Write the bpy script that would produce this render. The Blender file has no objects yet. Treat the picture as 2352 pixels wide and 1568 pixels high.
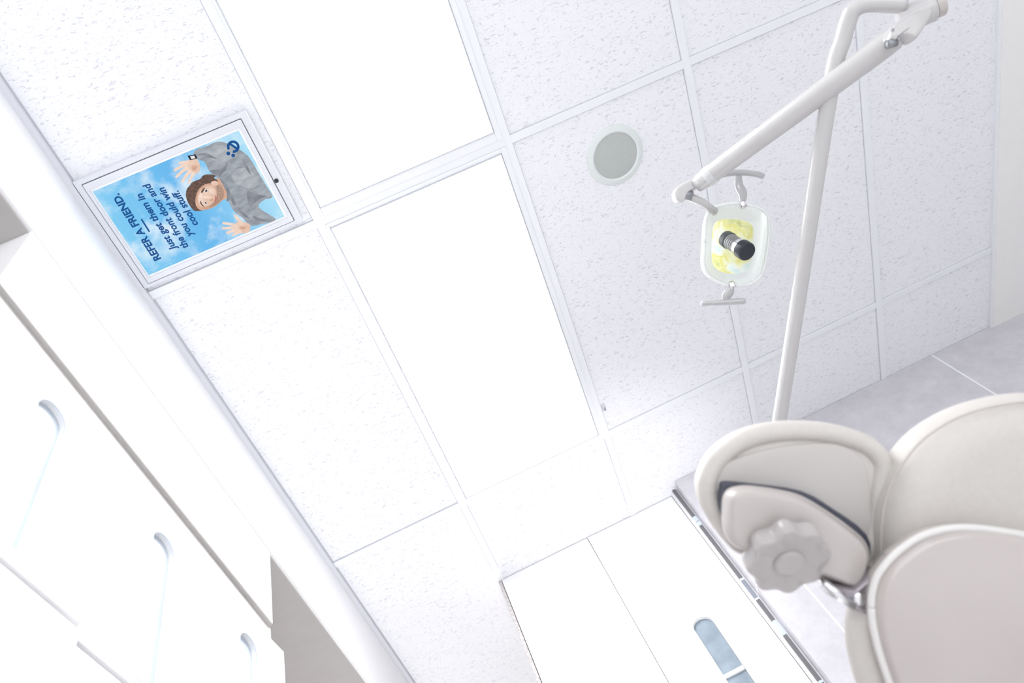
import bpy, bmesh, math, random
from mathutils import Vector, Matrix
random.seed(3)
scene = bpy.context.scene
scene.view_settings.view_transform = 'Standard'
COL = scene.collection

# ------------------------------------------------------------------ materials
def new_mat(name):
    m = bpy.data.materials.new(name); m.use_nodes = True
    nt = m.node_tree; b = nt.nodes['Principled BSDF']
    return m, nt, b
def mat(name, col, rough=.5, metal=0, noise=0.0, nscale=20, bump=0.0, emit=0.0, spec=.5, coat=0.0):
    m, nt, b = new_mat(name)
    b.inputs['Roughness'].default_value = rough
    b.inputs['Metallic'].default_value = metal
    b.inputs['Specular IOR Level'].default_value = spec
    b.inputs['Coat Weight'].default_value = coat
    tc = nt.nodes.new('ShaderNodeTexCoord'); n = nt.nodes.new('ShaderNodeTexNoise')
    n.inputs['Scale'].default_value = nscale; n.inputs['Detail'].default_value = 4
    nt.links.new(tc.outputs['Object'], n.inputs['Vector'])
    r = nt.nodes.new('ShaderNodeValToRGB')
    r.color_ramp.elements[0].position = .3; r.color_ramp.elements[1].position = .7
    r.color_ramp.elements[0].color = (*[c*(1-noise) for c in col], 1)
    r.color_ramp.elements[1].color = (*[min(1, c*(1+noise*.5)) for c in col], 1)
    nt.links.new(n.outputs['Fac'], r.inputs['Fac'])
    nt.links.new(r.outputs['Color'], b.inputs['Base Color'])
    if bump:
        bp = nt.nodes.new('ShaderNodeBump'); bp.inputs['Strength'].default_value = bump
        bp.inputs['Distance'].default_value = .002
        nt.links.new(n.outputs['Fac'], bp.inputs['Height']); nt.links.new(bp.outputs['Normal'], b.inputs['Normal'])
    return m

def ceiling_mat():
    m, nt, b = new_mat('acoustic_tile')
    N = nt.nodes.new; L = nt.links.new
    tc = N('ShaderNodeTexCoord'); mp = N('ShaderNodeMapping')
    mp.inputs['Rotation'].default_value = (0, 0, math.radians(-24))
    mp.inputs['Scale'].default_value = (1, 2.6, 1)
    L(tc.outputs['Object'], mp.inputs['Vector'])
    n1 = N('ShaderNodeTexNoise'); n1.inputs['Scale'].default_value = 68; n1.inputs['Detail'].default_value = 3; n1.inputs['Roughness'].default_value = .6
    n1.inputs['Distortion'].default_value = 1.0
    L(mp.outputs['Vector'], n1.inputs['Vector'])
    r1 = N('ShaderNodeValToRGB'); e = r1.color_ramp.elements
    e[0].position = .37; e[0].color = (1, 1, 1, 1); e[1].position = .405; e[1].color = (0, 0, 0, 1)
    L(n1.outputs['Fac'], r1.inputs['Fac'])
    v = N('ShaderNodeTexVoronoi'); v.inputs['Scale'].default_value = 230
    L(tc.outputs['Object'], v.inputs['Vector'])
    r2 = N('ShaderNodeValToRGB'); e = r2.color_ramp.elements
    e[0].position = .14; e[0].color = (1, 1, 1, 1); e[1].position = .26; e[1].color = (0, 0, 0, 1)
    L(v.outputs['Distance'], r2.inputs['Fac'])
    mul = N('ShaderNodeMath'); mul.operation = 'MULTIPLY'; mul.inputs[1].default_value = .55
    L(r2.outputs['Color'], mul.inputs[0])
    mx = N('ShaderNodeMath'); mx.operation = 'MAXIMUM'
    L(r1.outputs['Color'], mx.inputs[0]); L(mul.outputs[0], mx.inputs[1])
    mix = N('ShaderNodeMix'); mix.data_type = 'RGBA'
    mix.inputs['A'].default_value = (.90, .905, .935, 1); mix.inputs['B'].default_value = (.69, .69, .74, 1)
    L(mx.outputs[0], mix.inputs['Factor']); L(mix.outputs['Result'], b.inputs['Base Color'])
    b.inputs['Roughness'].default_value = .9
    bp = N('ShaderNodeBump'); bp.invert = True; bp.inputs['Strength'].default_value = .2; bp.inputs['Distance'].default_value = .002
    L(mx.outputs[0], bp.inputs['Height']); L(bp.outputs['Normal'], b.inputs['Normal'])
    return m

def stone_mat():
    m, nt, b = new_mat('grey_stone_tile')
    N = nt.nodes.new; L = nt.links.new
    tc = N('ShaderNodeTexCoord'); sep = N('ShaderNodeSeparateXYZ'); L(tc.outputs['Object'], sep.inputs[0])
    n = N('ShaderNodeTexNoise'); n.inputs['Scale'].default_value = 11; n.inputs['Detail'].default_value = 9; n.inputs['Roughness'].default_value = .75
    L(tc.outputs['Object'], n.inputs['Vector'])
    r = N('ShaderNodeValToRGB'); e = r.color_ramp.elements
    e[0].position = .3; e[0].color = (.58, .57, .61, 1); e[1].position = .7; e[1].color = (.72, .71, .75, 1)
    L(n.outputs['Fac'], r.inputs['Fac'])
    def groove(out, off, period, half):
        a = N('ShaderNodeMath'); a.operation = 'ADD'; a.inputs[1].default_value = off; L(out, a.inputs[0])
        p = N('ShaderNodeMath'); p.operation = 'PINGPONG'; p.inputs[1].default_value = period/2; L(a.outputs[0], p.inputs[0])
        c = N('ShaderNodeMath'); c.operation = 'LESS_THAN'; c.inputs[1].default_value = half; L(p.outputs[0], c.inputs[0])
        return c.outputs[0]
    g1 = groove(sep.outputs['X'], GX, 1.114, .0035)
    g2 = groove(sep.outputs['Z'], GZ, .60, .0035)
    mx = N('ShaderNodeMath'); mx.operation = 'MAXIMUM'; L(g1, mx.inputs[0]); L(g2, mx.inputs[1])
    mix = N('ShaderNodeMix'); mix.data_type = 'RGBA'; mix.inputs['B'].default_value = (.95, .95, .96, 1)
    L(r.outputs['Color'], mix.inputs['A']); L(mx.outputs[0], mix.inputs['Factor'])
    L(mix.outputs['Result'], b.inputs['Base Color']); b.inputs['Roughness'].default_value = .55
    return m

def sky_print_mat():
    m, nt, b = new_mat('lit_sky_print')
    N = nt.nodes.new; L = nt.links.new
    tc = N('ShaderNodeTexCoord'); sep = N('ShaderNodeSeparateXYZ'); L(tc.outputs['Object'], sep.inputs[0])
    mr = N('ShaderNodeMapRange'); mr.inputs['From Min'].default_value = -.2; mr.inputs['From Max'].default_value = .2
    L(sep.outputs['X'], mr.inputs['Value'])
    r = N('ShaderNodeValToRGB'); e = r.color_ramp.elements
    e[0].position = 0; e[0].color = (.20, .60, .91, 1); e[1].position = 1; e[1].color = (.38, .74, .95, 1)
    k = r.color_ramp.elements.new(.5); k.color = (.11, .47, .86, 1)
    L(mr.outputs[0], r.inputs['Fac'])
    n = N('ShaderNodeTexNoise'); n.inputs['Scale'].default_value = 9; n.inputs['Detail'].default_value = 7; n.inputs['Roughness'].default_value = .6
    L(tc.outputs['Object'], n.inputs['Vector'])
    c = N('ShaderNodeValToRGB'); e = c.color_ramp.elements
    e[0].position = .47; e[0].color = (0, 0, 0, 1); e[1].position = .68; e[1].color = (.95, .95, .95, 1)
    L(n.outputs['Fac'], c.inputs['Fac'])
    mix = N('ShaderNodeMix'); mix.data_type = 'RGBA'; mix.inputs['B'].default_value = (.82, .93, 1, 1)
    L(r.outputs['Color'], mix.inputs['A']); L(c.outputs['Color'], mix.inputs['Factor'])
    b.inputs['Base Color'].default_value = (0, 0, 0, 1); b.inputs['Roughness'].default_value = .6
    L(mix.outputs['Result'], b.inputs['Emission Color']); b.inputs['Emission Strength'].default_value = .95
    return m

def print_ink(name, c1, c2=None, scale=60, stretch=None, detail=4):
    """back-lit printed ink"""
    c2 = c2 or c1
    m, nt, b = new_mat(name)
    N = nt.nodes.new; L = nt.links.new
    tc = N('ShaderNodeTexCoord'); n = N('ShaderNodeTexNoise'); n.inputs['Scale'].default_value = scale; n.inputs['Detail'].default_value = detail
    if stretch:
        mp = N('ShaderNodeMapping'); mp.inputs['Scale'].default_value = stretch; L(tc.outputs['Object'], mp.inputs[0]); L(mp.outputs[0], n.inputs['Vector'])
    else: L(tc.outputs['Object'], n.inputs['Vector'])
    r = N('ShaderNodeValToRGB'); e = r.color_ramp.elements
    e[0].position = .35; e[0].color = (*c1, 1); e[1].position = .65; e[1].color = (*c2, 1)
    L(n.outputs['Fac'], r.inputs['Fac'])
    b.inputs['Base Color'].default_value = (0, 0, 0, 1); b.inputs['Specular IOR Level'].default_value = .1
    L(r.outputs['Color'], b.inputs['Emission Color']); b.inputs['Emission Strength'].default_value = 1
    return m

def translucent_mix(m, fac, col=(.97, .98, .97)):
    """thin moulded plastic that lets the ceiling light through"""
    nt = m.node_tree; N = nt.nodes.new; L = nt.links.new
    b = nt.nodes['Principled BSDF']; o = nt.nodes['Material Output']
    t = N('ShaderNodeBsdfTranslucent'); t.inputs[0].default_value = (*col, 1)
    if b.inputs['Base Color'].links: L(b.inputs['Base Color'].links[0].from_socket, t.inputs[0])
    mx = N('ShaderNodeMixShader'); mx.inputs[0].default_value = fac
    L(b.outputs[0], mx.inputs[1]); L(t.outputs[0], mx.inputs[2]); L(mx.outputs[0], o.inputs['Surface'])
    return m

def reflector_mat():
    m, nt, b = new_mat('dichroic_reflector')
    N = nt.nodes.new; L = nt.links.new
    tc = N('ShaderNodeTexCoord')
    v = N('ShaderNodeTexVoronoi'); v.distance = 'CHEBYCHEV'; v.inputs['Scale'].default_value = 60; v.inputs['Randomness'].default_value = .3
    L(tc.outputs['Object'], v.inputs['Vector'])
    big = N('ShaderNodeTexNoise'); big.inputs['Scale'].default_value = 17; big.inputs['Detail'].default_value = 1
    L(tc.outputs['Object'], big.inputs['Vector'])
    sep = N('ShaderNodeSeparateColor'); L(v.outputs['Color'], sep.inputs[0])
    a = N('ShaderNodeMath'); a.operation = 'MULTIPLY_ADD'; a.inputs[1].default_value = .12; L(sep.outputs[0], a.inputs[0]); L(big.outputs['Fac'], a.inputs[2])
    r = N('ShaderNodeValToRGB'); e = r.color_ramp.elements
    e[0].position = .30; e[0].color = (.66, .85, .92, 1); e[1].position = .43; e[1].color = (.95, .97, .93, 1)
    for p, c in ((.51, (.93, .91, .55)), (.58, (.82, .76, .18)), (.67, (.93, .90, .42)), (.78, (.62, .64, .20))):
        k = e.new(p); k.color = (*c, 1)
    L(a.outputs[0], r.inputs['Fac'])
    L(r.outputs['Color'], b.inputs['Base Color']); b.inputs['Roughness'].default_value = .15
    bp = N('ShaderNodeBump'); bp.inputs['Strength'].default_value = .25; bp.inputs['Distance'].default_value = .002
    L(v.outputs['Distance'], bp.inputs['Height']); L(bp.outputs['Normal'], b.inputs['Normal'])
    return m

def clear_mat(name, tint=(.99, 1, 1), fac=.80, edge=.8):
    m = bpy.data.materials.new(name); m.use_nodes = True; nt = m.node_tree; nt.nodes.clear()
    N = nt.nodes.new; L = nt.links.new
    o = N('ShaderNodeOutputMaterial'); t = N('ShaderNodeBsdfTransparent'); t.inputs[0].default_value = (*tint, 1)
    g = N('ShaderNodeBsdfPrincipled'); g.inputs['Base Color'].default_value = (.93, .95, .95, 1); g.inputs['Roughness'].default_value = .12
    lw = N('ShaderNodeLayerWeight'); lw.inputs['Blend'].default_value = .25
    mr = N('ShaderNodeMapRange'); mr.inputs['To Min'].default_value = 1-fac; mr.inputs['To Max'].default_value = edge
    L(lw.outputs['Facing'], mr.inputs['Value'])
    mx = N('ShaderNodeMixShader'); L(mr.outputs[0], mx.inputs[0]); L(t.outputs[0], mx.inputs[1]); L(g.outputs[0], mx.inputs[2]); L(mx.outputs[0], o.inputs[0])
    return m

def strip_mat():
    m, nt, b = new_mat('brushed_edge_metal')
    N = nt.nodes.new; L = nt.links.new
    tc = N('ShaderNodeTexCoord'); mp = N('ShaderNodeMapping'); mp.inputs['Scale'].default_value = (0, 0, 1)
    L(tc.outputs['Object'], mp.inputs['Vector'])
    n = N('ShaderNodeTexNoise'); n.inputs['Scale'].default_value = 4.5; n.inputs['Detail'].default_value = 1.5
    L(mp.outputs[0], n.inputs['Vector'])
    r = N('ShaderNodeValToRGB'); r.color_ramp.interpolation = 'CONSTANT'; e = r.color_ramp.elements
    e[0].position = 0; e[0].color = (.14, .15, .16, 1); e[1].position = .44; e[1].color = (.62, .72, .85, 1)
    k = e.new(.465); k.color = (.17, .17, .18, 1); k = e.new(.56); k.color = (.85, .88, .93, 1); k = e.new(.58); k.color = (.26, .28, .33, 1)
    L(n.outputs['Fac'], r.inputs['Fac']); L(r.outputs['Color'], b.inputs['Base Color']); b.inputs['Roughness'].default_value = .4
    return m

# ------------------------------------------------------------------ mesh helpers
WORLD_INV = {}
def make(name, verts, faces, m, parent=None, smooth=False, bevel=0.0, label=None, seg=2):
    lo = Vector([min(v[i] for v in verts) for i in range(3)]); hi = Vector([max(v[i] for v in verts) for i in range(3)])
    c = (lo+hi)/2
    me = bpy.data.meshes.new(name)
    me.from_pydata([Vector(v)-c for v in verts], [], faces)
    bm = bmesh.new(); bm.from_mesh(me); bmesh.ops.recalc_face_normals(bm, faces=bm.faces); bm.to_mesh(me); bm.free()
    me.materials.append(m)
    ob = bpy.data.objects.new(name, me); ob.location = c; COL.objects.link(ob)
    if smooth:
        for p in me.polygons: p.use_smooth = True
    if bevel:
        md = ob.modifiers.new('Bevel', 'BEVEL'); md.width = bevel; md.segments = seg; md.limit_method = 'ANGLE'; md.angle_limit = math.radians(40)
        for p in me.polygons: p.use_smooth = True
        md.harden_normals = True
    if parent is not None: attach(ob, parent)
    if label: ob['label'] = label
    return ob
def attach(ob, parent):
    # every object is placed by pure translation in world metres
    ob.parent = parent
    ob.matrix_parent_inverse = WORLD_INV.get(parent.name, Matrix.Translation(-parent.location))
    WORLD_INV[ob.name] = Matrix.Translation(-ob.location)
def box_geo(lo, hi):
    (x0, y0, z0), (x1, y1, z1) = lo, hi
    v = [(x0,y0,z0),(x1,y0,z0),(x1,y1,z0),(x0,y1,z0),(x0,y0,z1),(x1,y0,z1),(x1,y1,z1),(x0,y1,z1)]
    f = [(0,3,2,1),(4,5,6,7),(0,1,5,4),(1,2,6,5),(2,3,7,6),(3,0,4,7)]
    return v, f
def box(name, lo, hi, m, parent=None, bevel=0.0, label=None):
    v, f = box_geo(lo, hi); return make(name, v, f, m, parent, bevel=bevel, label=label)
def boxes(name, lst, m, parent=None, bevel=0.0, label=None):
    V, F = [], []
    for lo, hi in lst:
        v, f = box_geo(lo, hi); n = len(V); V += v; F += [tuple(i+n for i in q) for q in f]
    return make(name, V, F, m, parent, bevel=bevel, label=label)
def structure(ob): ob['kind'] = 'structure'; return ob
def thing(name, label, cat, loc, group=None):
    e = bpy.data.objects.new(name, None); e.location = loc; e.empty_display_size = .1; COL.objects.link(e)
    e['label'] = label; e['category'] = cat
    if group: e['group'] = group
    return e
def smooth_loop(pts, n=6, closed=True):
    P = [Vector(p) for p in pts]; out = []; N = len(P)
    rng = range(N) if closed else range(N-1)
    for i in rng:
        if closed: a, b, c, d = P[i-1], P[i], P[(i+1) % N], P[(i+2) % N]
        else: a, b, c, d = P[max(i-1, 0)], P[i], P[i+1], P[min(i+2, N-1)]
        for k in range(n):
            t = k/n
            out.append(.5*((2*b)+(c-a)*t+(2*a-5*b+4*c-d)*t*t+(-a+3*b-3*c+d)*t**3))
    if not closed: out.append(P[-1])
    return out
def tube_geo(pts, rad, seg=20, squash=None, caps=True):
    P = [Vector(p) for p in pts]; n = len(P)
    R = rad if isinstance(rad, (list, tuple)) else [rad]*n
    V, F = [], []
    T = [(P[min(i+1, n-1)]-P[max(i-1, 0)]).normalized() for i in range(n)]
    up = Vector((0, 0, 1)) if abs(T[0].z) < .9 else Vector((1, 0, 0))
    s = T[0].cross(up).normalized()
    for i in range(n):
        s = (s-T[i]*s.dot(T[i])).normalized(); u = s.cross(T[i])
        for k in range(seg):
            a = 2*math.pi*k/seg
            V.append(P[i]+(s*math.cos(a)+u*math.sin(a)*(squash or 1))*R[i])
    for i in range(n-1):
        for k in range(seg):
            F.append((i*seg+k, i*seg+(k+1) % seg, (i+1)*seg+(k+1) % seg, (i+1)*seg+k))
    if caps:
        F.append(tuple(range(seg))[::-1]); F.append(tuple((n-1)*seg+k for k in range(seg)))
    return V, F
def tube(name, pts, rad, m, parent=None, seg=20, squash=None, bevel=0.0, label=None):
    v, f = tube_geo(pts, rad, seg, squash)
    return make(name, v, f, m, parent, smooth=True, label=label, bevel=bevel)
def inset(loop, d):
    n = len(loop); out = []
    area = sum(loop[i-1].x*loop[i].y-loop[i].x*loop[i-1].y for i in range(n)); sg = 1 if area > 0 else -1
    for i in range(n):
        t = (loop[(i+1) % n]-loop[i-1]); t.normalize()
        out.append(loop[i]+Vector((-t.y, t.x))*d*sg)
    return out
def pillow(name, loop, w0, w1, r, frame, m, parent, steps=6, crown=0.0, label=None, loops_n=6):
    """cushion-like solid: outline in the frame's plane, rounded rim of radius r, faces at w0 and w1"""
    L = [Vector((p[0], p[1])) for p in loop]
    L = smooth_loop(L, loops_n)
    h = (w1-w0)/2; mid = (w0+w1)/2
    prof = [(r*(1-math.cos(a)), h*math.sin(a)) for a in [math.pi/2*(-1+2*k/(2*steps)) for k in range(2*steps+1)]]
    V, F = [], []; n = len(L)
    for d, w in prof:
        for p in inset(L, d): V.append(frame @ Vector((p.x, p.y, mid+w)))
    k = len(prof)
    for i in range(k-1):
        for j in range(n): F.append((i*n+j, i*n+(j+1) % n, (i+1)*n+(j+1) % n, (i+1)*n+j))
    for side, base in ((-1, 0), (1, (k-1)*n)):
        ring = inset(L, r); c = sum(ring, Vector((0, 0)))/n; prev = base
        for q in (.75, .5, .25):
            st = len(V)
            for p in ring:
                s = c+(p-c)*q; V.append(frame @ Vector((s.x, s.y, mid+side*(h+crown*(1-q*q)))))
            for j in range(n):
                F.append((prev+j, prev+(j+1) % n, st+(j+1) % n, st+j))
            prev = st
        ci = len(V); V.append(frame @ Vector((c.x, c.y, mid+side*(h+crown))))
        for j in range(n): F.append((prev+j, prev+(j+1) % n, ci))
    return make(name, V, F, m, parent, smooth=True, label=label)
def lathe(name, prof, frame, m, parent, seg=40, lobes=0, lobe_amp=0.0, smooth=True, label=None, bevel=0):
    V, F = [], []
    for i, (r, z) in enumerate(prof):
        am = lobe_amp if i < len(prof)-3 else lobe_amp*.25
        for k in range(seg):
            a = 2*math.pi*k/seg; rr = r*(1+(am*math.cos(lobes*a) if lobes else 0))
            V.append(frame @ Vector((rr*math.cos(a), rr*math.sin(a), z)))
    for i in range(len(prof)-1):
        for k in range(seg): F.append((i*seg+k, i*seg+(k+1) % seg, (i+1)*seg+(k+1) % seg, (i+1)*seg+k))
    F.append(tuple(range(seg))); F.append(tuple((len(prof)-1)*seg+k for k in range(seg)))
    ob = make(name, V, F, m, parent, smooth=False, label=label)
    if smooth:
        for p in ob.data.polygons: p.use_smooth = len(p.vertices) == 4
        md = ob.modifiers.new('Edge', 'EDGE_SPLIT'); md.split_angle = math.radians(35)
    return ob
def aim(P, z, xhint=(1, 0, 0)):
    z = Vector(z).normalized(); x = Vector(xhint); x = (x-z*x.dot(z)).normalized(); y = z.cross(x)
    return Matrix(((x.x, y.x, z.x, P[0]), (x.y, y.y, z.y, P[1]), (x.z, y.z, z.z, P[2]), (0, 0, 0, 1)))
def stadium(cx, cy, w, h, n=10):
    r = w/2; out = []
    for k in range(n+1):
        a = math.pi*k/n; out.append((cx+r*math.cos(a), cy+h/2-r+r*math.sin(a)))
    for k in range(n+1):
        a = math.pi+math.pi*k/n; out.append((cx+r*math.cos(a), cy-h/2+r+r*math.sin(a)))
    return out
def slot_panel(name, w, h, th, slot, frame, m, parent, label=None, bevel=.0015):
    """flat panel w x h in the frame's xy plane with a stadium shaped cut-out"""
    bm = bmesh.new()
    out = [bm.verts.new((x, y, 0)) for x, y in ((0, 0), (w, 0), (w, h), (0, h))]
    E = [bm.edges.new((out[i-1], out[i])) for i in range(4)]
    if slot:
        hv = [bm.verts.new((x, y, 0)) for x, y in slot]
        E += [bm.edges.new((hv[i-1], hv[i])) for i in range(len(hv))]
    bmesh.ops.triangle_fill(bm, edges=E, use_beauty=True)
    r = bmesh.ops.extrude_face_region(bm, geom=list(bm.faces))
    bmesh.ops.translate(bm, verts=[g for g in r['geom'] if isinstance(g, bmesh.types.BMVert)], vec=(0, 0, th))
    V = [frame @ v.co for v in bm.verts]; bm.verts.index_update()
    F = [tuple(v.index for v in f.verts) for f in bm.faces]; bm.free()
    return make(name, V, F, m, parent, label=label, bevel=bevel)
def rim_ring(name, cx, cy, wi, hi, wo, ho, z0, z1, Fm, m, parent, label=None):
    o1 = stadium(cx, cy, wi, hi, 14); o2 = stadium(cx, cy, wo, ho, 14); n = len(o1); V = []
    for z in (z0, z1):
        V += [Fm @ Vector((x, y, z)) for x, y in o1]+[Fm @ Vector((x, y, z)) for x, y in o2]
    Fc = []
    for q in range(n):
        r2 = (q+1) % n
        Fc += [(q, r2, n+r2, n+q), (2*n+q, 2*n+r2, 3*n+r2, 3*n+q), (q, r2, 2*n+r2, 2*n+q), (n+q, n+r2, 3*n+r2, 3*n+q)]
    return make(name, V, Fc, m, parent, label=label)

# ------------------------------------------------------------------ the room's colours
TX0, TX1 = .82, 3.3
GX = (TX0+TX1)/2-.957+1.114*4; GZ = 1.35-.90+.6*4
M_ceil = ceiling_mat()
M_bar = mat('grid_enamel', (.89, .905, .935), .45)
M_reveal = mat('grid_reveal', (.60, .61, .66), .8)
M_white = mat('white_paint', (.91, .91, .93), .6, noise=.01)
M_lam = mat('white_laminate', (.93, .93, .94), .35, noise=.01)
M_shade_taupe = mat('shaded_taupe_lining', (.50, .48, .47), .8, noise=.03)  # beige-grey deepened to paint in the shade of the soffit recess
M_under_shade = mat('painted_underside_shade', (.46, .445, .435), .8, noise=.02)  # grey stands in for the shade beneath the white valance
M_stone = stone_mat()
M_floor = mat('pale_vinyl_floor', (.90, .90, .91), .5, noise=.03, nscale=8)
M_warm = mat('warm_white_wall', (.92, .91, .895), .7, noise=.01)
M_alu = mat('satin_aluminium', (.73, .74, .79), .45, 0, noise=.01)
M_enamel = mat('cream_enamel', (.57, .56, .56), .25, coat=.6)
M_enamel2 = mat('white_enamel', (.88, .88, .88), .3, coat=.3)
M_hide = mat('cream_upholstery', (.66, .63, .595), .5, noise=.03, nscale=120, bump=.12)
M_shell = mat('cream_plastic', (.56, .52, .50), .35, noise=.02, coat=.2)
M_dark = mat('dark_rubber_gap', (.06, .065, .09), .5)
M_black = mat('black_plastic', (.015, .02, .03), .35)
M_grey = mat('grey_metal', (.30, .31, .33), .35, .5)
M_chrome = mat('chrome', (.8, .8, .82), .12, 1)
M_grill = mat('speaker_mesh', (.52, .55, .53), .8, noise=.1, nscale=500, bump=.4)
M_cup = mat('pale_pull_cup', (.62, .68, .75), .35, .1, noise=.08, nscale=8)
M_cup2 = mat('brushed_pull_cup', (.28, .34, .40), .35, .3, noise=.25, nscale=14)

m, nt, b = new_mat('light_diffuser'); b.inputs['Base Color'].default_value = (1, 1, 1, 1)
b.inputs['Emission Color'].default_value = (1, .995, 1, 1); b.inputs['Emission Strength'].default_value = 9.4
M_glow = m

# ------------------------------------------------------------------ shell
H = 2.7
structure(box('floor', (-1.05, -4, -.1), (3.4, 4.2, 0), M_floor))
structure(box('ceiling', (-1.05, -4, H), (3.4, 4.2, H+.08), M_ceil))
structure(box('wall_west', (-1.05, -4, 0), (-.95, 4.2, H), M_shade_taupe))
structure(box('wall_east', (3.3, -4, 0), (3.4, 4.2, H), M_warm))
structure(box('wall_stone', (TX0, 1.613, 0), (TX1, 1.78, H-.004), M_stone))
structure(box('wall_end', (-.95, 4.1, 0), (3.3, 4.2, H), M_white))
structure(box('trim_1', (-.95, -4, 2.318), (-.537, 4.1, H-.001), M_white))      # soffit
structure(box('trim_2', (-.95, -4, 2.312), (-.545, 4.1, 2.318), M_shade_taupe))  # thin panel painting shade onto the soffit's underside
structure(box('trim_3', (-.537, -4, H-.020), (-.522, 4.1, H), mat('shaded_wall_angle', (.72, .73, .78), .5)))  # wall angle, greyed to carry the shading along the soffit top
structure(box('trim_4', (2.36, -4, H-.012), (2.374, 1.613, H), M_bar))
structure(box('ceiling_border', (2.374, -4, H-.014), (3.3, 1.613, H), M_warm))
k = 5
hb = .0125
def bar(lo, hi, dz=.007):
    global k
    ob = box('trim_%d' % k, (lo[0], lo[1], H-dz), (hi[0], hi[1], H), M_bar, bevel=.0008); structure(ob); k += 1
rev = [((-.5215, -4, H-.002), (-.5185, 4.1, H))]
for x in (0, .61, 1.22, 1.83):
    bar((x-hb, -4), (x+hb, 1.68 if x < .8 else 1.613))
    rev.append(((x-hb-.002, -4, H-.0015), (x+hb+.002, 1.613, H)))
for y in (-2.44, -1.22, 0, 1.22):
    bar((-.522, y-hb), (2.36, y+hb), .0066); rev.append(((-.522, y-hb-.002, H-.0012), (2.36, y+hb+.002, H)))
bar((-.522, 2.44-hb), (-.0126, 2.44+hb), .0066)
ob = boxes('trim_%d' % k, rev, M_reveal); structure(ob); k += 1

# ------------------------------------------------------------------ ceiling light panels
def light_panel(y0, y1, ga, gb):
    t = thing('ceiling_light_panel', 'bright white rectangular light panel set in the ceiling grid', 'ceiling light', (.305, (y0+y1)/2, H), 'ceiling light panels')
    x0, x1 = hb, .61-hb; zz = H-.010
    gx0, gx1 = .021, .580
    fr = [((x0, y0+hb, zz), (gx0, y1-hb, H)), ((gx1, y0+hb, zz), (x1, y1-hb, H)), ((gx0, y0+hb, zz), (gx1, ga, H)), ((gx0, gb, zz), (gx1, y1-hb, H))]
    boxes('frame', fr, M_bar, t, bevel=.001)
    bd = .004
    boxes('bead', [((gx0+.001, ga, zz-.002), (gx0+bd, gb, H-.001)), ((gx1-bd, ga, zz-.002), (gx1-.001, gb, H-.001)),
                   ((gx0+.001, ga, zz-.0024), (gx1-.001, ga+bd, H-.001)), ((gx0+.001, gb-bd, zz-.0024), (gx1-.001, gb, H-.001))], M_reveal, t)
    box('diffuser', (gx0+bd, ga+bd, H-.006), (gx1-bd, gb-bd, H-.002), M_glow, t)
light_panel(0, 1.22, .026, 1.198)
light_panel(-1.22, 0, -1.19, -.040)

# small metal grid clip beside the light panel
gc = thing('grid_clip', 'small grey metal clip hanging from the ceiling grid', 'clip', (.634, 1.093, H))
box('clip_plate', (.627, 1.078, H-.004), (.641, 1.108, H-.0001), M_alu, gc, bevel=.0008)
tube('clip_hook', smooth_loop([(.634, 1.100, H-.003), (.634, 1.101, H-.012), (.634, 1.094, H-.018), (.634, 1.086, H-.014)], 5, False), .0022, M_grey, gc, seg=10)

# ------------------------------------------------------------------ ceiling speaker
sp = thing('ceiling_speaker', 'round ceiling speaker with grey mesh and white rim', 'speaker', (.926, .185, H))
F = aim((.926, .185, H), (0, 0, -1))
lathe('rim', [(.074, .0), (.074, .006), (.079, .009), (.090, .007), (.097, .002), (.097, 0)], F, mat('speaker_rim', (.76, .81, .80), .5), sp, seg=64)
lathe('grille', [(.0745, 0), (.0745, .004), (.055, .0065), (.03, .008), (.004, .0085)], F, M_grill, sp, seg=64)

# ------------------------------------------------------------------ ceiling display with back-lit poster
dx0, dx1, dy0, dy1 = -.5205, -.037, -.366, -.030
sx0, sx1, sy0, sy1 = -.490, -.079, -.326, -.062
dp = thing('ceiling_display', 'silver framed back-lit poster of a man against a blue sky', 'display', ((dx0+dx1)/2, (dy0+dy1)/2, H))
def ring(name, a, b, z0, z1, mm, bev=.001):
    V = []
    for z in (z0, z1):
        for (x0, x1, y0, y1) in (a, b): V += [(x0, y0, z), (x1, y0, z), (x1, y1, z), (x0, y1, z)]
    Fc = []
    for i in range(4):
        j = (i+1) % 4
        Fc += [(i, j, 4+j, 4+i), (8+i, 8+j, 12+j, 12+i), (i, j, 8+j, 8+i), (4+i, 4+j, 12+j, 12+i)]
    return make(name, V, Fc, mm, dp, bevel=bev)
ring('outer_frame', (dx0, dx1, dy0, dy1), (dx0+.017, dx1-.022, dy0+.014, dy1-.010), H-.022, H, M_alu, .003)
ring('frame_gap', (dx0+.0165, dx1-.0215, dy0+.0135, dy1-.0095), (dx0+.019, dx1-.024, dy0+.016, dy1-.012), H-.014, H, M_grey, 0)
ring('inner_frame', (dx0+.0185, dx1-.0235, dy0+.0155, dy1-.0115), (sx0-.003, sx1+.006, sy0-.006, sy1+.005), H-.025, H, M_alu, .002)
ring('white_mount', (sx0-.004, sx1+.007, sy0-.007, sy1+.006), (sx0, sx1, sy0, sy1), H-.021, H, M_enamel2, .001)
zs = H-.018
box('screen', (sx0-.002, sy0-.002, zs), (sx1+.002, sy1+.002, zs+.01), sky_print_mat(), dp, label='glossy sky-blue poster with soft white clouds')
lk = lathe('frame_lock', [(.006, 0), (.006, .003), (.004, .004)], aim((-.052, -.165, H-.022), (0, 0, -1)), M_black, dp, seg=20)

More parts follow.
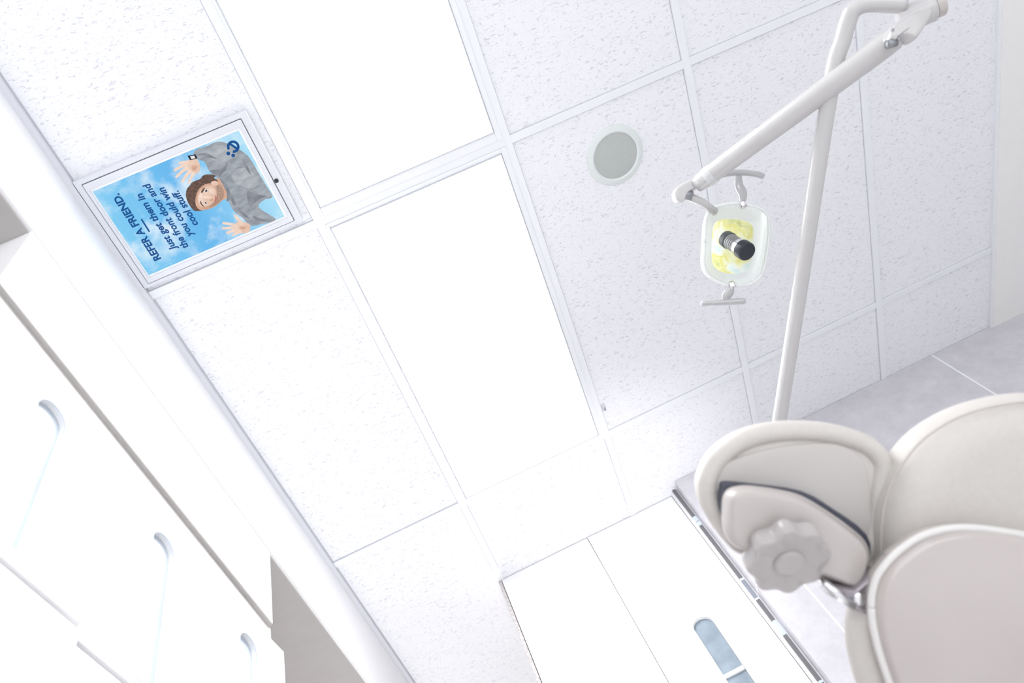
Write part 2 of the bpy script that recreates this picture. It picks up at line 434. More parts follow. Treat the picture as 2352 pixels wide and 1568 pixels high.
# homography from the image pixels of the traced artwork to metres on the poster
import numpy as np
src = [(345, 630), (222, 442), (545, 290), (652, 487)]
dst = [(sx0, sy1), (sx0, sy0), (sx1, sy0), (sx1, sy1)]
A = []; B = []
for (x, y), (u, v) in zip(src, dst):
    A.append([x, y, 1, 0, 0, 0, -u*x, -u*y]); B.append(u)
    A.append([0, 0, 0, x, y, 1, -v*x, -v*y]); B.append(v)
hh = np.linalg.solve(np.array(A, float), np.array(B, float))
def art(x, y):
    w = hh[6]*x+hh[7]*y+1
    return ((hh[0]*x+hh[1]*y+hh[2])/w, (hh[3]*x+hh[4]*y+hh[5])/w)
layer = [0]
def clip_poly(P):
    def cl(P, f, inter):
        o = []
        for i in range(len(P)):
            a, b2 = P[i-1], P[i]
            if f(b2):
                if not f(a): o.append(inter(a, b2))
                o.append(b2)
            elif f(a): o.append(inter(a, b2))
        return o
    for ax, val, sg in ((0, sx0, 1), (0, sx1, -1), (1, sy0, 1), (1, sy1, -1)):
        f = lambda p: (p[ax]-val)*sg >= 0
        def it(a, b2):
            t = (val-a[ax])/(b2[ax]-a[ax]); return (a[0]+(b2[0]-a[0])*t, a[1]+(b2[1]-a[1])*t)
        P = cl(P, f, it)
        if len(P) < 3: return P
    return P
def flat(name, polys, mm, n=4, smooth=True, label=None):
    layer[0] += 1; z = zs-.00012*layer[0]
    for pl in polys:
        bm = bmesh.new()
        L = [Vector(art(*p)) for p in pl]
        if smooth: L = smooth_loop(L, n)
        L = clip_poly([(p.x, p.y) for p in L])
        vs = [bm.verts.new((p[0], p[1], z)) for p in L]
        es = [bm.edges.new((vs[i-1], vs[i])) for i in range(len(vs))]
        bmesh.ops.triangle_fill(bm, edges=es, use_beauty=True)
        bm.verts.index_update()
        V = [v.co.copy() for v in bm.verts]; Fc = [tuple(v.index for v in f.verts) for f in bm.faces]; bm.free()
        make(name, V, Fc, mm, dp, label=label)
SK = print_ink('ink_skin', (.60, .34, .24), (.74, .48, .36), 45)
SKm = print_ink('ink_skin_mid', (.74, .50, .39), (.84, .61, .49), 45)
SKl = print_ink('ink_skin_light', (.84, .62, .50), (.92, .73, .63), 45)
SKd = print_ink('ink_stubble', (.36, .22, .16), (.54, .36, .28), 220)
HR = print_ink('ink_hair', (.045, .025, .02), (.24, .15, .12), 120, (1, 6, 1), 6)
SW = print_ink('ink_sweater', (.27, .30, .34), (.41, .44, .48), 30, (1, 2.5, 1), 8)
SWl = print_ink('ink_sweater_light', (.35, .38, .42), (.50, .53, .57), 30, (1, 2.5, 1), 8)
SWd = print_ink('ink_sweater_dark', (.19, .21, .245), (.29, .31, .35), 40, None, 6)
NV = print_ink('ink_navy', (.012, .085, .29))
BK = print_ink('ink_black', (.02, .02, .03))
WH = print_ink('ink_white', (.80, .80, .82))
flat('printed_sweater', [[(444, 352), (450, 338), (472, 330), (500, 318), (530, 326), (566, 348), (590, 385), (610, 418), (624, 442), (606, 449), (592, 462), (600, 474), (630, 492), (626, 500), (602, 506), (574, 511), (556, 494), (536, 478), (523, 455), (516, 432), (503, 408), (480, 388), (468, 366), (456, 362)]], SW)
flat('printed_sweater_light', [[(462, 344), (478, 335), (500, 326), (524, 332), (538, 346), (524, 360), (502, 364), (486, 360), (472, 352)], [(530, 392), (548, 378), (574, 384), (592, 410), (574, 424), (552, 418), (536, 410)]], SWl)
flat('printed_sweater_fold', [[(566, 432), (586, 437), (610, 441), (600, 446), (584, 456), (573, 468), (567, 456)], [(480, 386), (498, 383), (512, 376), (520, 362), (518, 380), (508, 392), (502, 400)], [(580, 487), (600, 495), (620, 498), (600, 500), (584, 496)], [(524, 428), (531, 442), (540, 460), (535, 464), (528, 450)], [(452, 350), (470, 345), (486, 352), (496, 358), (480, 356), (466, 352)], [(556, 356), (566, 372), (574, 392), (566, 384), (558, 370)], [(546, 470), (560, 482), (572, 494), (562, 492), (548, 480)]], SWd)
flat('printed_neck', [[(492, 408), (506, 406), (520, 424), (524, 444), (512, 452), (498, 450)]], SK)
flat('printed_collar', [[(503, 404), (512, 409), (524, 428), (526, 449), (519, 456), (519, 436), (511, 420)]], SWd)
flat('printed_face', [[(444, 448), (448, 430), (462, 415), (484, 408), (502, 412), (514, 426), (515, 442), (508, 454), (500, 462), (490, 470), (474, 476), (458, 477), (449, 468)]], SK)
flat('printed_stubble', [[(492, 416), (503, 418), (512, 430), (512, 444), (506, 454), (498, 463), (486, 470), (478, 470), (488, 461), (496, 448), (496, 432)]], SKd)
flat('printed_cheek', [[(454, 442), (466, 426), (482, 420), (493, 430), (495, 444), (487, 459), (476, 467), (462, 470), (454, 458)]], SKm)
flat('printed_highlight', [[(455, 447), (462, 438), (466, 448), (464, 460), (457, 458)], [(478, 428), (488, 430), (490, 438), (482, 438)], [(466, 445), (480, 444), (486, 448), (480, 451), (468, 450)]], SKl)
flat('printed_hair', [[(427, 444), (429, 430), (436, 421), (442, 413), (458, 406), (466, 397), (480, 394), (494, 397), (490, 402), (499, 409), (486, 414), (474, 416), (464, 421), (456, 430), (451, 440), (448, 454), (450, 468), (457, 476), (464, 478), (448, 480), (438, 471), (430, 457)]], HR)
flat('printed_brow', [[(461, 436), (464, 429), (470, 425), (468, 430), (464, 437)], [(460, 456), (464, 464), (469, 470), (463, 467), (459, 460)]], HR)
flat('printed_eye', [[(468, 435), (471, 430), (476, 429), (474, 435)], [(468, 457), (473, 459), (475, 464), (470, 463)]], WH)
flat('printed_pupil', [[(470, 434), (472, 430), (475, 431), (473, 435)], [(469, 458), (472, 459), (474, 463), (471, 462)]], BK)
flat('printed_nose', [[(480, 452), (486, 448), (489, 451), (487, 456), (482, 457)]], SK)
flat('printed_mouth', [[(493, 442), (497, 449), (494, 459), (491, 457), (492, 450)]], print_ink('ink_lip', (.50, .20, .17)))
flat('printed_ear', [[(484, 411), (495, 409), (500, 416), (493, 421), (485, 418)]], SKm)
def finger(a, b2, w0, w1):
    a = Vector(a); b2 = Vector(b2); t = (b2-a).normalized(); s = Vector((-t.y, t.x)); mid = (a+b2)/2+s*1.0
    return [tuple(a+s*w0), tuple(mid+s*(w0+w1)/2), tuple(b2+s*w1), tuple(b2+t*w1*1.1), tuple(b2-s*w1), tuple(mid-s*(w0+w1)/2), tuple(a-s*w0)]
flat('printed_hand', [[(433, 362), (448, 358), (458, 372), (457, 388), (446, 395), (432, 390), (424, 378), (428, 368)]], SKm)
flat('printed_finger', [finger((430, 373), (402, 387), 4, 2.6), finger((431, 380), (406, 402), 4, 2.6), finger((437, 387), (419, 413), 4, 2.5), finger((445, 391), (434, 416), 3.6, 2.3), finger((434, 368), (413, 371), 4.2, 2.8)], SKl)
flat('printed_hand', [[(572, 508), (571, 524), (556, 528), (542, 524), (538, 512), (542, 503), (556, 502)]], SKm)
flat('printed_finger', [finger((544, 512), (512, 506), 4, 2.6), finger((544, 517), (511, 518), 4, 2.6), finger((547, 522), (520, 528), 4, 2.5), finger((553, 525), (534, 533), 3.6, 2.3), finger((552, 506), (538, 488), 4.2, 2.8)], SKl)
flat('printed_palm_shade', [[(440, 374), (450, 376), (450, 383), (442, 386)], [(550, 512), (562, 514), (558, 519), (550, 518)]], SK)
flat('printed_watch', [[(430, 353), (448, 349), (453, 358), (436, 363)]], BK, smooth=False)
flat('printed_watch_dial', [[(436, 354), (445, 352), (448, 358), (439, 360)]], WH, smooth=False)
def circ(cx, cy, r, n=20): return [(cx+r*math.cos(2*math.pi*i/n), cy+r*math.sin(2*math.pi*i/n)) for i in range(n)]
def arc(cx, cy, ro, ri, a0, a1, n=24, sx=1.0):
    o = [(cx+ro*sx*math.cos(math.radians(a0+(a1-a0)*i/n)), cy+ro*math.sin(math.radians(a0+(a1-a0)*i/n))) for i in range(n+1)]
    i_ = [(cx+ri*sx*math.cos(math.radians(a1-(a1-a0)*i/n)), cy+ri*math.sin(math.radians(a1-(a1-a0)*i/n))) for i in range(n+1)]
    return o+i_
flat('printed_emblem', [arc(533, 328, 14.5, 8.5, -215, 95), [(522, 322), (525, 318), (545, 331), (542, 336)], circ(522, 344, 4.4), circ(533, 348, 4.2)], NV, smooth=False, label='navy rounded emblem')
flat('printed_rule', [[(327, 502), (330, 500), (348, 529), (345, 531)]], NV, smooth=False)
def text(body, centre, width, size, bold=.0, shear=0.0):
    cu = bpy.data.curves.new('lettering', 'FONT'); cu.body = body; cu.size = size; cu.align_x = 'LEFT'; cu.offset = bold; cu.shear = shear; cu.resolution_u = 4
    tmp = bpy.data.objects.new('tmp_text', cu); COL.objects.link(tmp)
    dg = bpy.context.evaluated_depsgraph_get(); me = bpy.data.meshes.new_from_object(tmp.evaluated_get(dg))
    vs = [v.co.copy() for v in me.vertices]; fs = [tuple(p.vertices) for p in me.polygons]
    bpy.data.objects.remove(tmp); bpy.data.meshes.remove(me)
    x0 = min(v.x for v in vs); x1 = max(v.x for v in vs); s = width/(x1-x0)
    cap = size*.36
    cx_, cy_ = art(*centre); z = zs-.00012*28
    V = [(cx_-(v.y-cap), cy_-(v.x-(x0+x1)/2)*s, z) for v in vs]
    make('lettering', V, fs, NV, dp, label='navy lettering reading '+body.strip('.').lower())
text('REFER A FRIEND.', (319, 522), .206, .0275, .0010, .0)
text('Just get them in', (362, 509), .176, .0270, .0008, .12)
text('the front door and', (383, 495), .200, .0270, .0008, .12)
text('you could win', (404, 485), .152, .0270, .0008, .12)
text('cool stuff.', (425, 475), .106, .0270, .0008, .12)

# ------------------------------------------------------------------ storage cabinets against the soffit
wc = thing('storage_cabinet', 'tall white cabinet with slot pulls under a soffit', 'cabinet', (-.77, .19, 0))
box('body', (-.95, -.3625, 0), (-.569, .745, 2.300), M_shade_taupe, wc, label='carcass in shade-darkened taupe')
box('recess_lightening_strip', (-.569, -.3625, 1.953), (-.549, .735, 2.030), mat('lightened_recess_gap', (.66, .635, .62), .7), wc, label='added pale taupe strip lightening the gap above the doors')  # pale strip added so the shadowed gap above the doors reads lighter
box('valance', (-.567, -.3625, 2.034), (-.5375, .725, 2.311), M_lam, wc, bevel=.001)
box('valance_shade_strip', (-.567, -.3625, 2.030), (-.5385, .724, 2.034), M_under_shade, wc, label='taupe strip painted as shade under the valance')  # separate strip whose colour is the valance's underside shade
box('side_panel', (-.93, -.3685, 2.032), (-.5375, -.3626, 2.311), M_lam, wc)
M_rim = mat('glassy_pull_rim', (.74, .79, .86), .15, .1)
def left_door(y0, y1, z0, z1, xh=-.563, xf=-.541):
    w = math.hypot(y1-y0, xf-xh)
    d = Vector((xf-xh, y1-y0, 0)).normalized(); up = Vector((0, 0, 1)); nrm = d.cross(up)
    Fm = Matrix(((d.x, up.x, nrm.x, xh), (d.y, up.y, nrm.y, y0), (0, 1, nrm.z, z0), (0, 0, 0, 1)))
    h = z1-z0; cy = (1.885+1.50)/2-z0 if z1 > 1.9 else h*.5
    sl = stadium(w*.5, cy, .072, .385)
    door = slot_panel('door', w, h, .018, sl, Fm, M_lam, wc)
    Fb = Fm @ Matrix.Translation((0, 0, .003))
    o = stadium(w*.5, cy, .0715, .3845)
    V = [Fb @ Vector((x, y, .0)) for x, y in o]+[Fb @ Vector((x, y, .0035)) for x, y in o]; n = len(o)
    Fc = [tuple(range(n)), tuple(range(n, 2*n))]+[(i, (i+1) % n, n+(i+1) % n, n+i) for i in range(n)]
    make('handle', V, Fc, M_cup, door, label='recessed pale metal slot pull')
    rim_ring('handle_rim', w*.5, cy, .070, .382, .079, .391, .0175, .0195, Fm, M_rim, door)
for (y0, y1) in ((-.330, .033), (.050, .398), (.418, .752)):
    left_door(y0, y1, 1.482, 1.950)
    left_door(y0, y1, .93, 1.470)

# built-in cabinet beside the stone wall
rc = thing('built_in_cabinet', 'white full-height cabinet beside the stone tiled wall', 'cabinet', (.395, 1.9, 0))
box('body', (0, 1.702, 0), (.79, 2.15, 2.698), mat('cabinet_carcass', (.55, .54, .54), .6), rc)
box('end_panel', (-.014, 1.684, 0), (-.001, 2.15, 2.698), mat('speckled_end_panel', (.66, .62, .62), .7, noise=.3, nscale=140), rc, label='speckled taupe end panel')
for i, (x0, x1) in enumerate(((.002, .3920), (.3942, .788))):
    Fm = Matrix(((1, 0, 0, x0), (0, 0, -1, 1.70), (0, 1, 0, 1.20), (0, 0, 0, 1)))
    wd = (x1-x0)*.52
    sl = stadium(wd, .745, .074, .37) if i else None
    door = slot_panel('door', x1-x0, 1.497, .018, sl, Fm, M_lam, rc)
    if i:
        o = stadium(wd, .745, .072, .368); Fb = Fm @ Matrix.Translation((0, 0, .006)); n = len(o)
        V = [Fb @ Vector((x, y, .0)) for x, y in o]+[Fb @ Vector((x, y, .0035)) for x, y in o]
        Fc = [tuple(range(n)), tuple(range(n, 2*n))]+[(i2, (i2+1) % n, n+(i2+1) % n, n+i2) for i2 in range(n)]
        make('handle', V, Fc, M_cup2, door, label='recessed blue-grey slot pull')
        rim_ring('handle_rim', wd, .745, .074, .37, .112, .41, .0181, .024, Fm, M_enamel2, door)
        bv, bf = box_geo((wd-.036, .692, .010), (wd+.036, .706, .0185))
        make('handle_divider', [Fm @ Vector(q) for q in bv], bf, M_enamel2, door)
    Fm2 = Matrix(((1, 0, 0, x0), (0, 0, -1, 1.70), (0, 1, 0, .08), (0, 0, 0, 1)))
    slot_panel('door', x1-x0, 1.115, .018, None, Fm2, M_lam, rc)
structure(box('trim_%d' % k, (.7905, 1.665, 0), (.8195, 1.70, H), M_white)); k += 1
structure(box('trim_%d' % k, (.799, 1.655, 0), (.812, 1.6648, H-.001), strip_mat())); k += 1

# ------------------------------------------------------------------ orientation used by the chair and the lamp (the camera's own axes, so their parts face the camera)
U = Vector((.90413, .31026, -.29375)); Vv = Vector((.41725, -.7891, .45081)); W = Vector((-.09193, -.53016, -.8429))
def frame(P): return Matrix(((U.x, Vv.x, W.x, P[0]), (U.y, Vv.y, W.y, P[1]), (U.z, Vv.z, W.z, P[2]), (0, 0, 0, 1)))
class PixelPlane:
    """image pixels back-projected through the camera to depth T -> metres in a camera-aligned frame, for a layer w above the frame's plane"""
    def __init__(s, T, px, py):
        s.T = T; s.u0 = (px-1176)/1762*T; s.v0 = (py-784)/1762*T
        a = (px-1176)/1762; b2 = (py-784)/1762
        s.P = Vector((.159, -.743, .474))+T*(U*a-Vv*b2-W); s.F = frame(s.P)  # camera position plus the image pixel's view ray at depth T
    def __call__(s, p, w=0):
        kk = (s.T-w)/1762
        return ((p[0]-1176)*kk-s.u0, -((p[1]-784)*kk-s.v0))
    def loop(s, pts, w=0): return [s(p, w) for p in pts]
    def p3(s, p, w=0):
        q = s(p, w); return s.F @ Vector((q[0], q[1], w))

# ------------------------------------------------------------------ examination light
dl = thing('dental_light', 'white examination light on a jointed arm and pole', 'examination light', (.808, .724, 0))
pole = [(.808, .724, .02), (.808, .724, 1.2), (.808, .724, 1.66), (.810, .718, 1.72), (.815, .700, 1.765), (.823, .680, 1.777), (.839, .640, 1.784), (.984, .266, 1.825), (1.128, -.107, 1.866), (1.173, -.189, 1.876), (1.192, -.224, 1.878), (1.204, -.238, 1.875), (1.228, -.241, 1.863), (1.286, -.219, 1.832)]
pp = smooth_loop(pole, 6, closed=False)
tube('pole', pp, .0172, M_enamel, dl, seg=28)
lathe('base', [(.10, 0), (.10, .02), (.09, .03), (.04, .05), (.03, .12)], aim((.808, .724, 0), (0, 0, 1)), M_enamel, dl)
J2 = Vector((1.320, -.196, 1.819)); S0 = Vector((1.231, -.186, 1.786)); S1 = Vector((.869, .056, 2.029)); E = Vector((.830, .075, 2.045))
ax = (U*.9-Vv*(-.35)+W*.25).normalized()
lathe('joint_barrel', [(.019, -.045), (.026, -.043), (.027, .018), (.024, .020), (.024, .022)], aim(J2-ax*.005, ax), M_enamel, dl, seg=32)
lathe('joint_cap', [(.0235, .018), (.0235, .032), (.020, .035), (.004, .036)], aim(J2, ax), M_shell, dl, seg=32)
d = (S1-S0).normalized()
kn = PixelPlane(1.49, 2085, 60)
pillow('knuckle', kn.loop([(2032, 92), (2040, 66), (2080, 36), (2118, 28), (2130, 40), (2110, 78), (2092, 98), (2076, 94), (2058, 92), (2046, 104)]), -.022, .022, .005, kn.F, M_enamel, dl, loops_n=3)
tube('knuckle_pin', [kn.p3((2036, 103), .012), kn.p3((2058, 97), .012)], .0085, M_grey, dl, seg=16)
for pt in ((2050, 69), (2066, 91)):
    lathe('screw', [(.003, 0), (.003, .0015), (.001, .002)], aim(kn.p3(pt, .022), W), M_grey, dl, seg=12)
arm = [S0+(S1-S0)*t for t in (0, .02, .06, .5, .93, .97, 1.0)]
tube('spring_arm', arm, [.018, .0226, .0242, .0235, .0218, .0206, .018], M_enamel, dl, seg=28)
seam = [S0+(S1-S0)*t+Vv*.0162+W*.0168 for t in (.03, .5, .90)]
tube('arm_seam', seam, .0011, M_reveal, dl, seg=6)
lathe('arm_collar', [(.0226, 0), (.0233, .004), (.0233, .016), (.0226, .020)], aim(S0+(S1-S0)*.90, d), clear_mat('clear_collar', fac=.5), dl, seg=28)
sh = PixelPlane(1.81, 1585, 440)
pillow('elbow', sh.loop([(1545, 440), (1556, 428), (1584, 414), (1604, 420), (1600, 434), (1578, 446), (1570, 464), (1554, 466), (1545, 456)]), -.020, .020, .005, sh.F, M_enamel, dl, loops_n=3)
tube('elbow_pin', [sh.p3((1562, 444), .0), sh.p3((1590, 450), .01)], .0115, M_grey, dl, seg=18)
tube('head_link', [sh.p3((1580, 450), 0), sh.p3((1612, 464), -.01), PixelPlane(1.84, 1640, 485).p3((1643, 487), 0)], .0095, M_enamel, dl, seg=18)

hs = PixelPlane(1.85, 1688, 558)
tilt = Matrix.Rotation(math.radians(4), 4, 'Y')
HF = hs.F @ tilt
headloop = [(1614, 560), (1618, 505), (1632, 482), (1665, 471), (1700, 470), (1738, 478), (1760, 494), (1765, 530), (1758, 590), (1748, 628), (1728, 648), (1695, 656), (1660, 652), (1628, 636), (1613, 612)]
def bowl(name, loop, w_rim, w_back, mm, scale_back=.72):
    L = smooth_loop([Vector(p) for p in loop], 5); n = len(L); c = sum(L, Vector((0, 0)))/n
    V, Fc = [], []
    prof = [(1, w_rim), (.99, w_rim-.35*(w_rim-w_back)), (.93, w_rim-.65*(w_rim-w_back)), (scale_back, w_rim-.93*(w_rim-w_back)), (.4, w_back), (.05, w_back)]
    for s, w in prof:
        for p in L: q = c+(p-c)*s; V.append(HF @ Vector((q.x, q.y, w)))
    for i in range(len(prof)-1):
        for j in range(n): Fc.append((i*n+j, i*n+(j+1) % n, (i+1)*n+(j+1) % n, (i+1)*n+j))
    Fc.append(tuple((len(prof)-1)*n+j for j in range(n)))
    return make(name, V, Fc, mm, dl, smooth=True)
HL = hs.loop(headloop)
bowl('lamp_housing', HL, .005, -.055, clear_mat('clear_housing', fac=.60, edge=.95), scale_back=.8)
cc = Vector(hs((1688, 560)))
rl = [(1640, 590), (1643, 520), (1660, 503), (1690, 500), (1722, 505), (1738, 520), (1736, 570), (1728, 612), (1705, 626), (1668, 624), (1648, 612)]
ro = [Vector(p) for p in hs.loop(rl)]; ro = smooth_loop(ro, 4); nn = len(ro); rc_ = sum(ro, Vector((0, 0)))/nn
V = []; Fc = []
for s, w in ((1, -.020), (.8, -.034), (.5, -.041), (.2, -.044)):
    for p in ro: q = rc_+(p-rc_)*s; V.append(HF @ Vector((q.x, q.y, w)))
for i in range(3):
    for j in range(nn): Fc.append((i*nn+j, i*nn+(j+1) % nn, (i+1)*nn+(j+1) % nn, (i+1)*nn+j))
Fc.append(tuple(3*nn+j for j in range(nn)))
make('reflector', V, Fc, translucent_mix(reflector_mat(), .45), dl, label='yellow tinted faceted reflector')
pillow('clear_shield', [tuple(cc+(Vector(p)-cc)*.97) for p in HL], .004, .020, .016, HF, clear_mat('clear_acrylic', fac=.95), dl, crown=.006, label='transparent acrylic shield')
RL = smooth_loop([Vector(p) for p in HL], 5)
rim = [HF @ Vector((p.x, p.y, .008)) for p in RL]; rim += rim[:1]
tube('shield_rim', rim, .0040, mat('rim_white', (.85, .88, .87), .2, coat=.6), dl, seg=10)
b0 = hs.p3((1666, 547), -.012); b1 = hs.p3((1717, 579), .060)
bd = (b1-b0).normalized(); Ln = (b1-b0).length
lathe('bulb_holder', [(.012, 0), (.020, .002), (.021, Ln*.20), (.018, Ln*.22)], aim(b0, bd), M_black, dl, seg=32)
slv = [(.0155, Ln*.2)]
for q in range(5):
    z = Ln*(.23+.075*q); slv += [(.0190, z), (.0190, z+Ln*.05), (.0172, z+Ln*.055), (.0172, z+Ln*.070)]
lathe('bulb_sleeve', slv+[(.016, Ln*.62)], aim(b0, bd), mat('ribbed_grey_sleeve', (.28, .28, .29), .4, .3), dl, seg=32)
lathe('bulb_ring', [(.019, Ln*.60), (.0205, Ln*.61), (.0205, Ln*.72), (.019, Ln*.73)], aim(b0, bd), M_chrome, dl, seg=32)
lathe('bulb_cap', [(.0205, Ln*.72), (.0228, Ln*.75), (.0228, Ln*.96), (.021, Ln), (.004, Ln*1.0)], aim(b0, bd), M_black, dl, seg=36)
hz = .012
M_thandle = mat('handle_grey_plastic', (.50, .50, .51), .22, .1, coat=.8)
for grip, stem, piv, r in (([(1646, 407), (1662, 400), (1700, 396), (1738, 400), (1754, 406)], [(1697, 400), (1697, 425), (1706, 445), (1705, 468)], (1706, 470), .0076),
                        ([(1610, 697), (1635, 695), (1662, 694), (1690, 692), (1711, 691)], [(1667, 692), (1668, 680), (1676, 668), (1678, 655)], (1681, 655), .0076)):
    g = smooth_loop([hs.p3(p, hz) for p in grip], 4, False)
    tube('handle', g, [r*.8]+[r]*(len(g)-2)+[r*.8], M_thandle, dl, seg=14)
    g = smooth_loop([hs.p3(p, hz*.8) for p in stem], 4, False)
    tube('handle_stem', g, [.006+.007*math.sin(math.pi*i/(len(g)-1)) for i in range(len(g))], M_thandle, dl, seg=14, squash=.6)
    lathe('pivot_screw', [(.009, -.008), (.011, -.004), (.011, .004), (.008, .008)], aim(hs.p3(piv, .010), U+Vv*.3), M_chrome, dl, seg=8)

# ------------------------------------------------------------------ dental chair
T = 1.1
ch = thing('dental_chair', 'cream upholstered reclined dental chair with adjustable headrest', 'chair', (1.05, .75, 0))
cs = PixelPlane(T, 1820, 1180); CF = cs.F
HRp = [(1603, 1130), (1606, 1090), (1636, 1035), (1700, 990), (1780, 970), (1880, 969), (1960, 986), (2015, 1014), (2045, 1062), (2040, 1130), (2030, 1220), (1990, 1290), (1920, 1300), (1800, 1290), (1700, 1272), (1655, 1232), (1615, 1170)]
pillow('headrest', cs.loop(HRp), -.050, .030, .026, CF, M_hide, ch, steps=7, crown=.0)
hr2 = smooth_loop([Vector(p) for p in cs.loop(HRp, .024)], 6)
roll = inset(hr2, .0135)
rl3 = [CF @ Vector((p.x, p.y, .026)) for p in roll]; rl3 += rl3[:2]
tube('headrest_rim', rl3, .0138, M_hide, ch, seg=18, label='padded cream rim')
PL = [(1630, 1135), (1638, 1098), (1660, 1066), (1720, 1042), (1800, 1024), (1880, 1016), (1935, 1022), (1976, 1048), (1996, 1090), (2000, 1160), (1996, 1240), (1900, 1276), (1760, 1268), (1684, 1238), (1645, 1182)]
pillow('headrest_plate', cs.loop(PL, .032), .022, .034, .003, CF, mat('cream_back_plate', (.61, .58, .56), .45), ch, loops_n=5)
SG = [(1658, 1118), (1664, 1109), (1680, 1108), (1740, 1114), (1845, 1130), (1915, 1169), (1990, 1226), (1996, 1290), (1960, 1360), (1900, 1330), (1700, 1230), (1656, 1172)]
pillow('bracket_seal', cs.loop(SG, .052), .034, .056, .002, CF, M_dark, ch, loops_n=3)
BR = [(1664, 1180), (1666, 1150), (1676, 1130), (1696, 1121), (1730, 1121), (1790, 1130), (1840, 1144), (1900, 1180), (1950, 1216), (1982, 1246), (1992, 1280), (1980, 1322), (1955, 1346), (1915, 1334), (1850, 1308), (1790, 1284), (1730, 1272), (1690, 1258), (1670, 1232), (1664, 1205)]
pillow('headrest_bracket', cs.loop(BR, .085), .054, .100, .009, CF, M_shell, ch, loops_n=3)
# bevelled lip round the bracket housing
br = smooth_loop([Vector(p) for p in cs.loop(BR, .066)], 3)
bl = [CF @ Vector((p.x, p.y, .066)) for p in inset(br, -.001)]; bl += bl[:1]
tube('bracket_lip', bl, .0024, M_shell, ch, seg=8)
kc = cs.p3((1798, 1264), .094); kdir = (W*.80+U*.06-Vv*.42).normalized()
kf = aim(kc-kdir*.004, kdir, U+Vv*.2); km = mat('knob_plastic', (.47, .445, .44), .3, coat=.5)
lathe('locking_knob', [(.046, 0), (.0500, .0025), (.0515, .007), (.0515, .024), (.0500, .0275), (.0450, .0285), (.0420, .0265), (.012, .0250), (.004, .025)], kf, km, ch, seg=180, lobes=8, lobe_amp=.07)
lathe('knob_boss', [(.020, .024), (.020, .0285), (.017, .031), (.004, .0315)], kf, km, ch, seg=40)
CU = [(2000, 1300), (1999, 1210), (2012, 1130), (2045, 1060), (2100, 993), (2180, 942), (2270, 913), (2370, 902), (2480, 918), (2580, 980), (2640, 1100), (2660, 1300), (2660, 1560), (2500, 1700), (2250, 1660), (2080, 1540), (2010, 1400)]
pillow('backrest_cushion', cs.loop(CU, .03), -.03, .085, .05, CF, M_hide, ch, steps=8)
pip = smooth_loop([Vector(p) for p in cs.loop([(x, y) for x, y in CU], .065)], 6)
pin = inset(pip, .012)
tube('piping', [CF @ Vector((p.x, p.y, .0715)) for p in pin[:len(pin)//2+10]], .0018, M_shell, ch, seg=8)
LC = [(2010, 1385), (1972, 1386), (1956, 1410), (1950, 1460), (1958, 1520), (1985, 1600), (2060, 1730), (2200, 1820), (2350, 1760), (2250, 1560), (2100, 1420)]
pillow('lower_cover', cs.loop(LC, .095), .060, .112, .022, CF, M_hide, ch, loops_n=6)
SHl = [(1996, 1395), (2000, 1350), (2016, 1310), (2060, 1262), (2120, 1224), (2200, 1207), (2300, 1215), (2400, 1240), (2520, 1320), (2600, 1450), (2640, 1750), (2400, 1880), (2200, 1840), (2090, 1700), (2035, 1560), (2006, 1465)]
pillow('back_shell', cs.loop(SHl, .12), .085, .140, .014, CF, mat('glossy_beige_shell', (.56, .51, .49), .12, coat=1.0, noise=.03, nscale=4), ch, steps=6, crown=.028)
sr = smooth_loop([Vector(p) for p in cs.loop(SHl, .128)], 6); sr = inset(sr, .003)
rp = [CF @ Vector((p.x, p.y, .128)) for p in sr]; rp += rp[:1]
tube('shell_rim', rp, .0050, mat('bright_shell_rim', (.80, .78, .76), .25, coat=.5), ch, seg=12)
pillow('hinge_plate', cs.loop([(1900, 1340), (1960, 1352), (2000, 1312), (2018, 1320), (2006, 1400), (1992, 1416), (1950, 1392), (1908, 1372)], .105), .072, .110, .004, CF, mat('hinge_metal', (.42, .39, .42), .2, .7), ch, loops_n=2)
tube('hinge_rod', [cs.p3((1890, 1340), .112), cs.p3((1962, 1392), .112)], .006, M_chrome, ch, seg=14)
tube('hinge_edge', [cs.p3((2014, 1312), .118), cs.p3((2004, 1360), .118), cs.p3((1998, 1412), .118)], .0038, M_chrome, ch, seg=10)
lathe('hinge_bolt', [(.008, 0), (.008, .004), (.005, .006), (.001, .0065)], aim(cs.p3((1972, 1374), .110), W), M_chrome, ch, seg=16)
sF = Matrix.Translation((1.12, .82, .62)) @ Matrix.Rotation(math.radians(48), 4, 'Z')
pillow('seat', [(-.45, -.22), (.5, -.24), (.62, -.15), (.62, .15), (.5, .24), (-.45, .22)], -.05, .05, .04, sF, M_hide, ch, loops_n=5)
tube('back_support', smooth_loop([(.80, .46, .86), (.88, .56, .74), (.98, .68, .60), (1.08, .78, .52)], 5, False), .045, M_shell, ch)
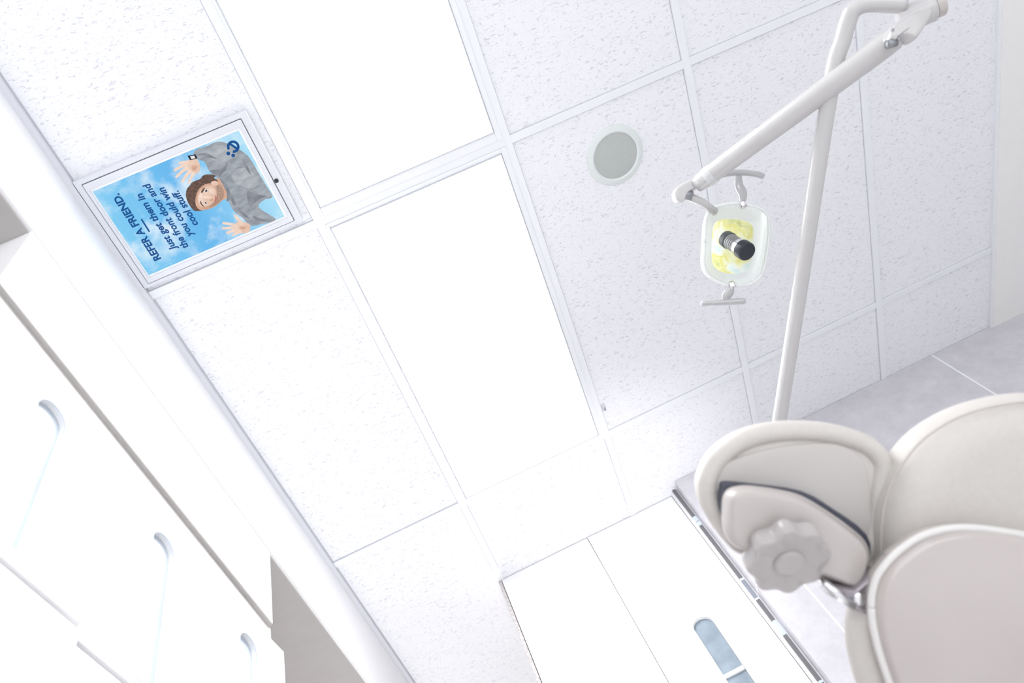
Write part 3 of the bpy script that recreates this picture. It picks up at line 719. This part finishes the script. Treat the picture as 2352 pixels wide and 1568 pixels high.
lathe('pedestal', [(.18, 0), (.18, .05), (.16, .08), (.12, .12), (.11, .5), (.16, .575)], aim((1.14, .84, 0), (0, 0, 1)), M_shell, ch)

# ------------------------------------------------------------------ light
w = bpy.data.worlds.new('World'); scene.world = w; w.use_nodes = True
w.node_tree.nodes['Background'].inputs[0].default_value = (.94, .965, 1, 1); w.node_tree.nodes['Background'].inputs[1].default_value = .68
def area(name, loc, target, size, power, col=(1, 1, 1)):
    l = bpy.data.lights.new(name, 'AREA'); l.shape = 'RECTANGLE'; l.size, l.size_y = size; l.energy = power; l.color = col
    o = bpy.data.objects.new(name, l); o.location = loc; COL.objects.link(o)
    o.rotation_euler = (Vector(target)-Vector(loc)).to_track_quat('-Z', 'Y').to_euler()
    return o
area('near_side_fill', (.6, -3.9, 1.4), (.6, 1, 1.9), (3.0, 2.2), 29, (.94, .965, 1))  # added fill from the open near side; no window is modelled
area('ceiling_fill', (1.1, -1.7, .15), (1.1, .2, 2.7), (2.6, 1.6), 25, (.95, .97, 1))  # unseen fill light added low down to brighten the ceiling
area('hall_fill', (-.4, 2.9, .3), (-.2, 2.0, 2.7), (.8, 1.0), 32, (1, 1, 1))  # unseen fill light added to whiten the far end of the ceiling
l = bpy.data.lights.new('glare_fill_spot', 'SPOT'); l.energy = 100; l.spot_size = math.radians(32); l.spot_blend = 1; l.shadow_soft_size = .12; l.color = (1, .99, 1)  # added spot imitating panel glare on the ceiling by the cabinet
o = bpy.data.objects.new('glare_fill_spot', l); o.location = (.15, .55, .12); COL.objects.link(o)
o.rotation_euler = (Vector((.55, 1.64, 2.7))-Vector(o.location)).to_track_quat('-Z', 'Y').to_euler()

# ------------------------------------------------------------------ camera
cd = bpy.data.cameras.new('Camera'); cam = bpy.data.objects.new('Camera', cd); COL.objects.link(cam)
cd.sensor_fit = 'HORIZONTAL'; cd.sensor_width = 36; cd.lens = 36*1761.67/2352; cd.clip_start = .05
cam.matrix_world = frame((.1589, -.74287, .47399))
cd.dof.use_dof = True; cd.dof.focus_distance = 2.2; cd.dof.aperture_fstop = 3.4
scene.camera = cam
